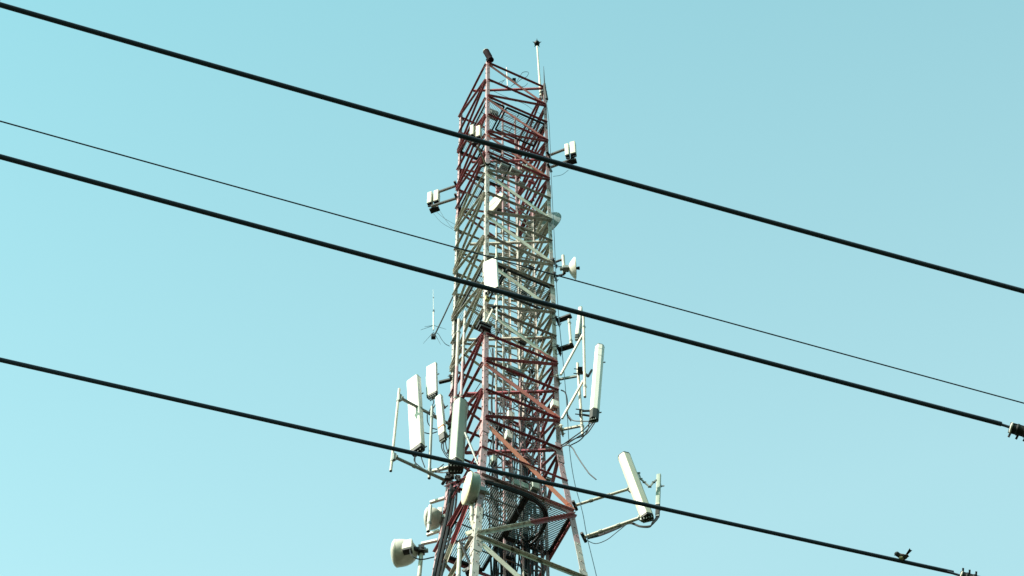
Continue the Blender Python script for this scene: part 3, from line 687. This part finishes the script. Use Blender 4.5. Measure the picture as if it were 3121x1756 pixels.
# two upright pale pipes inside the left side
pole('left of two upright pipes between left leg and front leg, white above, red below', PY(1386, 1250, 21.9), PY(1399, 975, 21.9), .034, M_LEG)
pole('right of two upright pipes between left leg and front leg', PY(1404, 1245, 21.8), PY(1418, 950, 21.8), .028, M_LEG)

# ---- dishes, lower left
dish('cream-faced drum dish on the front leg at the big platform', PY(1424, 1488, 20.75), dirn(72, -2), .28, .20, M_GREEN, M_RADOME)
pole('short pipe under the cream-faced drum dish', PY(1438, 1592, 20.9), PY(1438, 1535, 20.9), .034)
t = thing('dish_bracket', PY(1440, 1630, 20.9), 'angular pale bracket clamped to front leg under the drum dish', 'bracket')
for p_, q_, w1, w2 in (((1422, 1628), (1465, 1614), .04, .09), ((1440, 1565), (1466, 1556), .03, .05), ((1440, 1592), (1450, 1616), .07, .07)):
    MB().bar(PY(*p_, 20.9), PY(*q_, 20.9), w1, w2).build('plate', M_CREAM, t)
MB().box(PY(1466, 1568, 20.95), RT, ZV, RT.cross(ZV), .09, .18, .07).build('clamp', M_DARK, t); MB().box(PY(1460, 1610, 20.95), RT, ZV, RT.cross(ZV), .10, .08, .07).build('clamp', M_DARK, t); MB().tube([PY(1424, 1580, 20.9), PY(1440, 1590, 20.9)], .012, 6).build('bolt', M_DARK, t)
dish('round dark-bellied dish behind an upright pipe at lower left', PY(1306, 1582, 22.4), dirn(97, 4), .205, .25, M_DRUM, M_PAN, 'dome')
pole('upright pipe in front of the dark-bellied dish', PY(1305, 1620, 22.1), PY(1312, 1542, 22.1), .032, M_PAN)
arm_px('upper flat white bracket to the dark-bellied dish', 'L', (1354, 1519), (1311, 1532), .05, .05, M_PAN, plate=False)
arm_px('lower flat white bracket to the dark-bellied dish', 'L', (1338, 1618), (1301, 1631), .05, .05, M_PAN, plate=False)
c = PY(1341, 1559, 22.4); t = thing('dish_radio', c, 'small grey box behind the dark-bellied dish', 'radio unit'); MB().box(c, RT, ZV, RT.cross(ZV), .08, .15, .10).build('housing', M_PAN, t, bevel=.01); MB().box(c-ZV*.1, RT, ZV, RT.cross(ZV), .06, .04, .08).build('connector_plate', M_BLK, t)
dish('big white domed dish with a radio box, lowest left', PY(1208, 1687, 21.75), dirn(97, 2), .238, .36, M_DRUM, M_PAN, 'dome')
c = PY(1243, 1665, 21.55); t = thing('dish_radio', c-ZV*.1, 'white box on the back of the lowest left dish', 'radio unit')
a_ = dirn(15, 0); MB().box(c, ZV.cross(a_), ZV, a_, .17, .24, .12).build('housing', M_PAN, t, bevel=.015)
MB().box(c-ZV*.14, ZV.cross(a_), ZV, a_, .15, .05, .11).build('connector_plate', M_DARK, t)
pole('upright olive-grey pipe carrying the lowest left dish', PY(1276, 1775, 21.7), PY(1286, 1668, 21.7), .036, M_PIPE)
arm_px('upper flat white bracket above the lowest left dish pipe', 'L', (1333, 1647), (1284, 1658), .05, .05, M_PAN, plate=False)
mb = MB(); t = thing('dish_clamp', PY(1272, 1672, 21.7), 'dark clamp joining lowest left dish to its pipe', 'bracket'); mb.box(PY(1284, 1675, 21.66), RT, ZV, RT.cross(ZV), .10, .16, .1); mb.bar(PY(1262, 1672, 21.6), PY(1286, 1676, 21.66), .06, .05); mb.tube([PY(1284, 1668, 21.6), PY(1298, 1670, 21.6)], .01, 5); mb.tube([PY(1284, 1675, 21.6), PY(1298, 1677, 21.6)], .01, 5); mb.build('clamp', M_DARK, t)
cable_px([(1249, 1672, 21.5), (1253, 1690, 21.5), (1268, 1702, 21.5), (1290, 1705, 21.6), (1322, 1698, 21.9)], .012, 'grey-black cable from the lowest left dish to the tower')

# ---- pole with black cable in front at the bottom
pole('short upright pale pipe left of the front leg at the bottom edge', PY(1396, 1775, 20.9), PY(1402, 1657, 20.9), .036)
cable_px([(1402, 1652, 20.85), (1412, 1672, 20.85), (1424, 1700, 20.85), (1436, 1722, 20.85), (1452, 1730, 20.85)], .022, 'thick black cable bending from pipe top to the front leg at bottom')
t = thing('cable_funnel', PY(1436, 1735, 20.85), 'black funnel-shaped boot clamped by the front leg at bottom', 'bracket')
MB().lathe(PY(1436, 1748, 20.85), (PY(1432, 1712, 20.85)-PY(1436, 1748, 20.85)), [(0, .09), (.06, .10), (.16, .04), (.22, .025)], 12).build('boot', M_BLK, t, smooth=True)
mb = MB(); mb.bar(PY(1410, 1740, 20.9), PY(1462, 1722, 20.9), .03, .05); mb.build('strap', M_GALV, t)

# ---- right lower panel pair on long pipes
z1 = leg('R', kleg('R', 1540)).z
hz = leg('R', kleg('R', 1636)).z
hpipe('upper long outrigger pipe at lower right of the tower', 'R', z1, (1752, 1541), (1918, 1490), .026, M_PIPE)
hpipe('lower long outrigger pipe at lower right, cables strapped below', 'R', hz, (1779, 1638), (1952, 1578), .029, M_PIPE)
panel('big cream faceted panel leaning left at lower right', PY(1972, 1574, 21.2), PY(1903, 1391, 21.0), .22, .20, 8, 'oct', M_CREAM, foot=.04)
panel('small slim pale panel at far right of the tower', PY(2005, 1540, 21.2), PY(2008, 1450, 21.2), .075, .06, 12, 'round', M_GREEN, foot=.3)
t = thing('chain_bracket', PY(1980, 1484, 21.1), 'linked dark hinge bracket between the two lower right panels', 'bracket')
mb = MB(); pts = [PY(1946, 1442, 21.1), PY(1953, 1460, 21.1), PY(1964, 1470, 21.1), PY(1980, 1484, 21.1), PY(1992, 1470, 21.1), PY(2001, 1463, 21.1)]
for i in range(5):
    mb.bar(pts[i], pts[i+1], .03, .02)
    mb.box(pts[i], RT, UP, fw, .06, .03, .05)
mb.build('links', M_GALV, t)
J3 = 'cables strapped under the lower right pipe'
for i in range(4):
    o = i*2.2
    cable_px([(2008-o*.9, 1545, 21.2), (2007-o, 1575, 21.2), (1995-o, 1592, 21.2), (1980, 1603+o*.5, 21.25), (1950, 1603+o*.4, 21.3), (1918, 1592+o*.6, 21.4), (1880, 1606+o, 21.6), (1830, 1626+o, 21.9), (1790, 1640+o*.4, 22.0)], .012, 'black cable strapped below the lower right outrigger pipe', 'strapped_cable', group=J3)
cable_px([(1915, 1594, 21.4), (1880, 1622, 21.6), (1850, 1645, 21.7), (1815, 1657, 21.8), (1785, 1645, 21.9)], .007, 'thin blue-green cable sagging lowest under the right outrigger pipe', 'sagging_cable', M_BLUE)
cable_px([(1712, 1362, 21.6), (1730, 1357, 21.5), (1745, 1366, 21.5), (1757, 1387, 21.5), (1773, 1412, 21.5), (1790, 1436, 21.5), (1797, 1445, 21.5), (1817, 1462, 21.5)], .011, 'broken black cable end dangling free right of the tower', 'dangling_cable')
t = cable_px([(1659, 290, 21.6), (1671, 350, 21.6), (1677, 450, 21.6), (1681, 560, 21.6), (1689, 720, 21.6), (1696, 870, 21.6), (1706, 1000, 21.6), (1715, 1090, 21.6), (1727, 1230, 21.6), (1736, 1370, 21.6), (1751, 1470, 21.6), (1775, 1560, 21.55), (1790, 1640, 21.5), (1817, 1752, 21.4), (1850, 1900, 21.3)], .007, 'thin blue-green wire running down outside the right leg', 'safety_wire', M_BLUE)
J4 = 'hair-thin wires hanging from the left radio boxes'
for pts in ([(1321, 651, 22.5), (1345, 678, 22.5), (1380, 699, 22.5)], [(1329, 645, 22.5), (1355, 666, 22.5), (1388, 685, 22.5)], [(1340, 642, 22.5), (1354, 664, 22.5), (1372, 688, 22.5), (1384, 696, 22.5)]):
    cable_px(pts, .004, 'hair-thin wire hanging from the left radio boxes', 'thin_wire', M_BLUE, group=J4)
cable_px([(1686, 538, 21.5), (1712, 533, 21.5), (1732, 519, 21.5)], .005, 'thin wire curving below the upper right radio boxes', 'thin_wire', M_BLUE)

# thick black hoses looping under the big platform
J5 = 'thick black hoses looping beneath the big platform'
hz_ = [((1475, 1471), (1530, 1480), (1590, 1500), (1632, 1520), (1660, 1548), (1668, 1580), (1655, 1615), (1630, 1648), (1600, 1668), (1584, 1660)),
       ((1478, 1466), (1540, 1486), (1600, 1508), (1640, 1530), (1664, 1560), (1664, 1595), (1645, 1632), (1615, 1662), (1590, 1678), (1570, 1665)),
       ((1482, 1470), (1545, 1492), (1598, 1512), (1634, 1532), (1655, 1556), (1660, 1588), (1648, 1618), (1622, 1642), (1604, 1650), (1590, 1640))]
for i, h_ in enumerate(hz_):
    zz = zk(18)-.12-.02*i
    o = MB().tube(spline([PZ(x, y, zz-.04*max(0, j-5)) for j, (x, y) in enumerate(h_)], 6), .022, 8).build('cable_hose', M_BLK, smooth=True)
    tag(o, 'thick black hose looping beneath the big platform grating', 'hose', J5)
# pale equipment boxes hanging in the lower tower interior
for i, (px, py, Y, a1_, b1_, m_, lb) in enumerate(((1555, 1270, 22.3, .14, .24, M_PAN, 'white labelled box inside tower between red bands, upper'), (1550, 1330, 22.3, .13, .26, M_PAN, 'white box inside tower just above the lowest thick line'),
        (1585, 1482, 21.9, .30, .16, M_GREEN, 'grey-green angular box sitting on the big platform'), (1630, 1482, 22.0, .14, .26, M_GREEN, 'rounded grey-green box right side on the big platform'), (1690, 1235, 21.6, .13, .2, M_PAN, 'white spotted plate clipped to the right leg'),
        (1565, 1130, 22.1, .30, .12, M_BACK, 'dark flat-bottomed floodlight under the upper platform'), (1505, 1405, 21.6, .10, .2, M_GREEN, 'pale box behind the front leg above lowest line'))):
    c = PY(px, py, Y); t = thing('equipment_box', c-ZV*b1_/2, lb, 'equipment box')
    MB().box(c, ex, ZV, ex.cross(ZV), a1_, b1_, .12).build('housing', m_, t, bevel=.012)
    mb = MB(); [mb.tube([c+ex*q*a1_-ZV*b1_*.5, c+ex*q*a1_-ZV*(b1_*.5+.06)], .012, 6) for q in (-.3, 0, .3)]; mb.box(c+ey*.075, ex, ZV, ey, a1_*.6, b1_*.8, .03); mb.build('fittings', M_BLK, t)

# messy small cables and clips inside (each its own loose run)
J6 = 'loose black cable loops inside the tower'
for i in range(34):
    k = rng.uniform(11.8, 17.6); u = rng.uniform(.15, .85); v = rng.uniform(.1, .8)
    p = inner(u, v, k); q = inner(min(.95, max(.05, u+rng.uniform(-.35, .35))), min(.95, max(.05, v+rng.uniform(-.3, .3))), k+rng.uniform(.5, 2.2))
    m_ = (p+q)/2+Vector((rng.uniform(-.15, .15), rng.uniform(-.15, .15), rng.uniform(-.5, -.1)))
    o = MB().tube(spline([p, m_, q], 7), rng.uniform(.006, .012), 5).build('loose_cable', M_BLK, smooth=True)
    tag(o, 'loose black cable loop hanging inside the tower', 'cable', J6)
J7 = 'small pale clamps fixed to the inner cable runs'
for i in range(46):
    k = 3+i*.34+rng.uniform(-.1, .1); x, y = ((-.22, 22.42), (.30, 22.1), (.5, 22.4))[i % 3]
    c = Vector((x+rng.uniform(-.12, .12), y, zk(k))); mb = MB()
    mb.box(c, ex, ey, ZV, rng.uniform(.08, .18), .06, .03); mb.tube([c-ex*.07-ey*.05, c+ex*.07-ey*.05], .012, 5)
    o = mb.build('cable_clamp', rng.choice([M_LEG, M_GALV, M_DARK, M_BRACE])); tag(o, 'small clamp fixed to the inner cable run', 'clamp', J7)

# ------------------------------------------------------------------ power lines in front
def line(label, pts, d0, d1, r, x0, x1, cut=None):
    xs = np.array([p[0] for p in pts], float); ys = np.array([p[1] for p in pts], float)
    cf = np.polyfit(xs, ys, 2); out = []
    for i in range(61):
        x = x0+(x1-x0)*i/60; out.append(PD(x, float(np.polyval(cf, x)), d0+(d1-d0)*x/3121))
    out.insert(0, out[0]+(out[0]-out[1]).normalized()*30)
    if x1 > 3121: out.append(out[-1]+(out[-1]-out[-2]).normalized()*30)
    o = MB().tube(out, r, 12).build('power_line', M_WIRE, smooth=True)
    tag(o, label, 'power line', 'overhead lines crossing the picture'); return cf
line('uppermost thick black overhead line, crossing the tower top', [(0, 14.2), (200, 72.4), (1350, 401), (1800, 523), (2921, 834), (3121, 888)], 14.6, 16.0, .0178, -1600, 4600)
line('single thin black overhead wire between two thick lines', [(0, 369.5), (300, 453), (1373, 750), (1800, 867.5), (2935, 1181), (3121, 1227)], 14.2, 16.2, .0048, -1600, 4600)
cfC = line('middle thick black overhead line ending in a bolted clamp', [(0, 477.5), (215, 536), (1350, 843.5), (1800, 961), (2921, 1259.5), (3052, 1292)], 14.5, 16.6, .0175, -1600, 3052)
cfD = line('lowest thick black overhead line with the bird on it', [(0, 1096.6), (200, 1142), (1150, 1358.4), (1500, 1431), (1700, 1482), (2060, 1558.6), (2650, 1689.7), (2850, 1733)], 15.9, 19.4, .0175, -1600, 2905)
# dead-end clamps
def clampset(label, pts, dist, flip, ring):
    P0 = PD(*pts[0], dist); P1 = PD(*pts[1], dist); P2 = PD(*pts[2], dist)
    d = (P2-P1).normalized(); view = (P1-EYE).normalized(); up = d.cross(view).normalized()
    if up.dot(UP) < 0: up = -up
    s = flip; t = thing('line_clamp', P1, label, 'clamp', 'bolted clamps at the line ends')
    MB().tube([P0-d*.05, P1+d*.05], .0105, 10).build('core_wire', M_WIRE, t, smooth=True)
    L_ = (P2-P1).length
    mb = MB(); prof = [(0, .020), (.01, .034), (L_*.35, .040), (L_*.7, .040), (L_, .034)]
    mb.lathe(P1, d, prof, 14); mb.prism(P1+d*.0, P2, [(-.016, -.04), (.016, -.04), (.016, .04), (-.016, .04)], view, up)
    mb.build('clamp_body', M_DARK, t, smooth=True)
    MB().lathe(P1+d*.004, d, [(0, .036), (.006, .044), (.014, .044), (.018, .036)], 16).build('washer_ring', M_DRUM, t, smooth=True)
    for i in range(3):
        b = P1+d*(.02+i*.055)+up*s*.03
        MB().tube([b, b+up*s*.04-d*.008], .0085, 8).build('bolt', M_DARK, t, smooth=True)
    mb = MB(); [mb.lathe(P1+d*(.05+i*.055), d, [(0, .041), (.006, .045), (.016, .045), (.022, .041)], 14) for i in range(2)]; mb.build('strap', M_DARK, t, smooth=True)
    return P2, d
e, d = clampset('dark bolted clamp with pale ring, at the right edge', ((3052, 1293), (3076, 1303), (3160, 1326)), 16.6, -1, 1)
MB().tube([e, e+d*30], .011, 8).build('clamp_tail', M_WIRE, bpy.data.objects['line_clamp'])
t2, d = clampset('dark bolted clamp with pale ring, at the bottom edge near the bird', ((2905, 1747), (2925, 1755), (2990, 1772)), 19.1, 1, 1)
MB().tube([t2, PD(3080, 1812, 19.2), PD(3400, 1900, 19.6), PD(3400, 1900, 19.6)+(PD(3400, 1900, 19.6)-PD(3080, 1812, 19.2)).normalized()*25], .011, 8).build('clamp_tail', M_WIRE, bpy.data.objects['line_clamp.001'])

# ------------------------------------------------------------------ the bird on the lowest line
BD = 15.9+(19.4-15.9)*2748/3121-.01
def B(px, py, dd=0): return PD(px, py, BD+dd)
bird = thing('small_bird', B(2748, 1704), 'small dark-headed pale-bellied bird perched on the lowest line', 'bird')
sp_ = [(2726.5, 1692), (2730, 1690.5), (2734, 1690), (2739, 1692), (2745, 1695.5), (2752, 1697.5), (2759, 1697), (2764, 1694), (2768, 1691)]
rr_ = [.004, .016, .0205, .0195, .0235, .0265, .0225, .0135, .006]
body = MB().tube(spline([B(*p) for p in sp_], 3), list(np.interp(np.linspace(0, 8, 25), range(9), rr_)), 16).build('body', M_BBACK, bird, smooth=True)
MB().tube(spline([B(2740, 1696.5, -.006), B(2745, 1699, -.009), B(2750, 1700.5, -.009), B(2756, 1701, -.006)], 4), list(np.interp(np.linspace(0, 3, 13), range(4), [.010, .018, .020, .012])), 12).build('belly', M_BELLY, bird, smooth=True)
MB().tube(spline([B(2728.5, 1691.5, -.002), B(2731, 1688.8, -.003), B(2735, 1687.8, -.003), B(2739.5, 1689.5, -.002)], 4), list(np.interp(np.linspace(0, 3, 13), range(4), [.011, .017, .0185, .013])), 12).build('cap', M_BHEAD, bird, smooth=True)
MB().tube([B(2728.5, 1692), B(2725, 1693.2)], [.006, .001], 8).build('beak', M_BHEAD, bird, smooth=True)
ta, tb_ = B(2762, 1692), B(2777, 1674.5); sd = (tb_-ta).normalized().cross(fw).normalized()
tl = MB(); tl.add([ta-sd*.007, ta+sd*.007, tb_+sd*.015, tb_-(tb_-ta)*.10, tb_-sd*.013]+[q+fw*.005 for q in (ta-sd*.007, ta+sd*.007, tb_+sd*.015, tb_-(tb_-ta)*.10, tb_-sd*.013)],
    [(0, 1, 2, 3, 4), (9, 8, 7, 6, 5), (0, 5, 6, 1), (1, 6, 7, 2), (2, 7, 8, 3), (3, 8, 9, 4), (4, 9, 5, 0)])
tl.build('tail', M_BHEAD, bird)
wg = MB(); wp = [(2741, 1693), (2750, 1690.5), (2761, 1689.5), (2766, 1693), (2772, 1696), (2765, 1700.5), (2756, 1703.5), (2753, 1699), (2746, 1697)]
n_ = len(wp); wg.add([B(x, y, -.022) for x, y in wp]+[B(x, y, -.014) for x, y in wp], [tuple(range(n_))[::-1], tuple(range(n_, 2*n_))]+[(i, (i+1) % n_, n_+(i+1) % n_, n_+i) for i in range(n_)])
wg.build('wing', M_BBACK, bird)
for dx in (0, 4):
    MB().tube([B(2748+dx, 1703), B(2747+dx, 1708.5)], .0022, 5).build('leg', M_BHEAD, bird)
MB().lathe(B(2732.5, 1690.5, -.019), -fw, [(0, .003), (.002, .002)], 8).build('eye', M_BLK, bird)
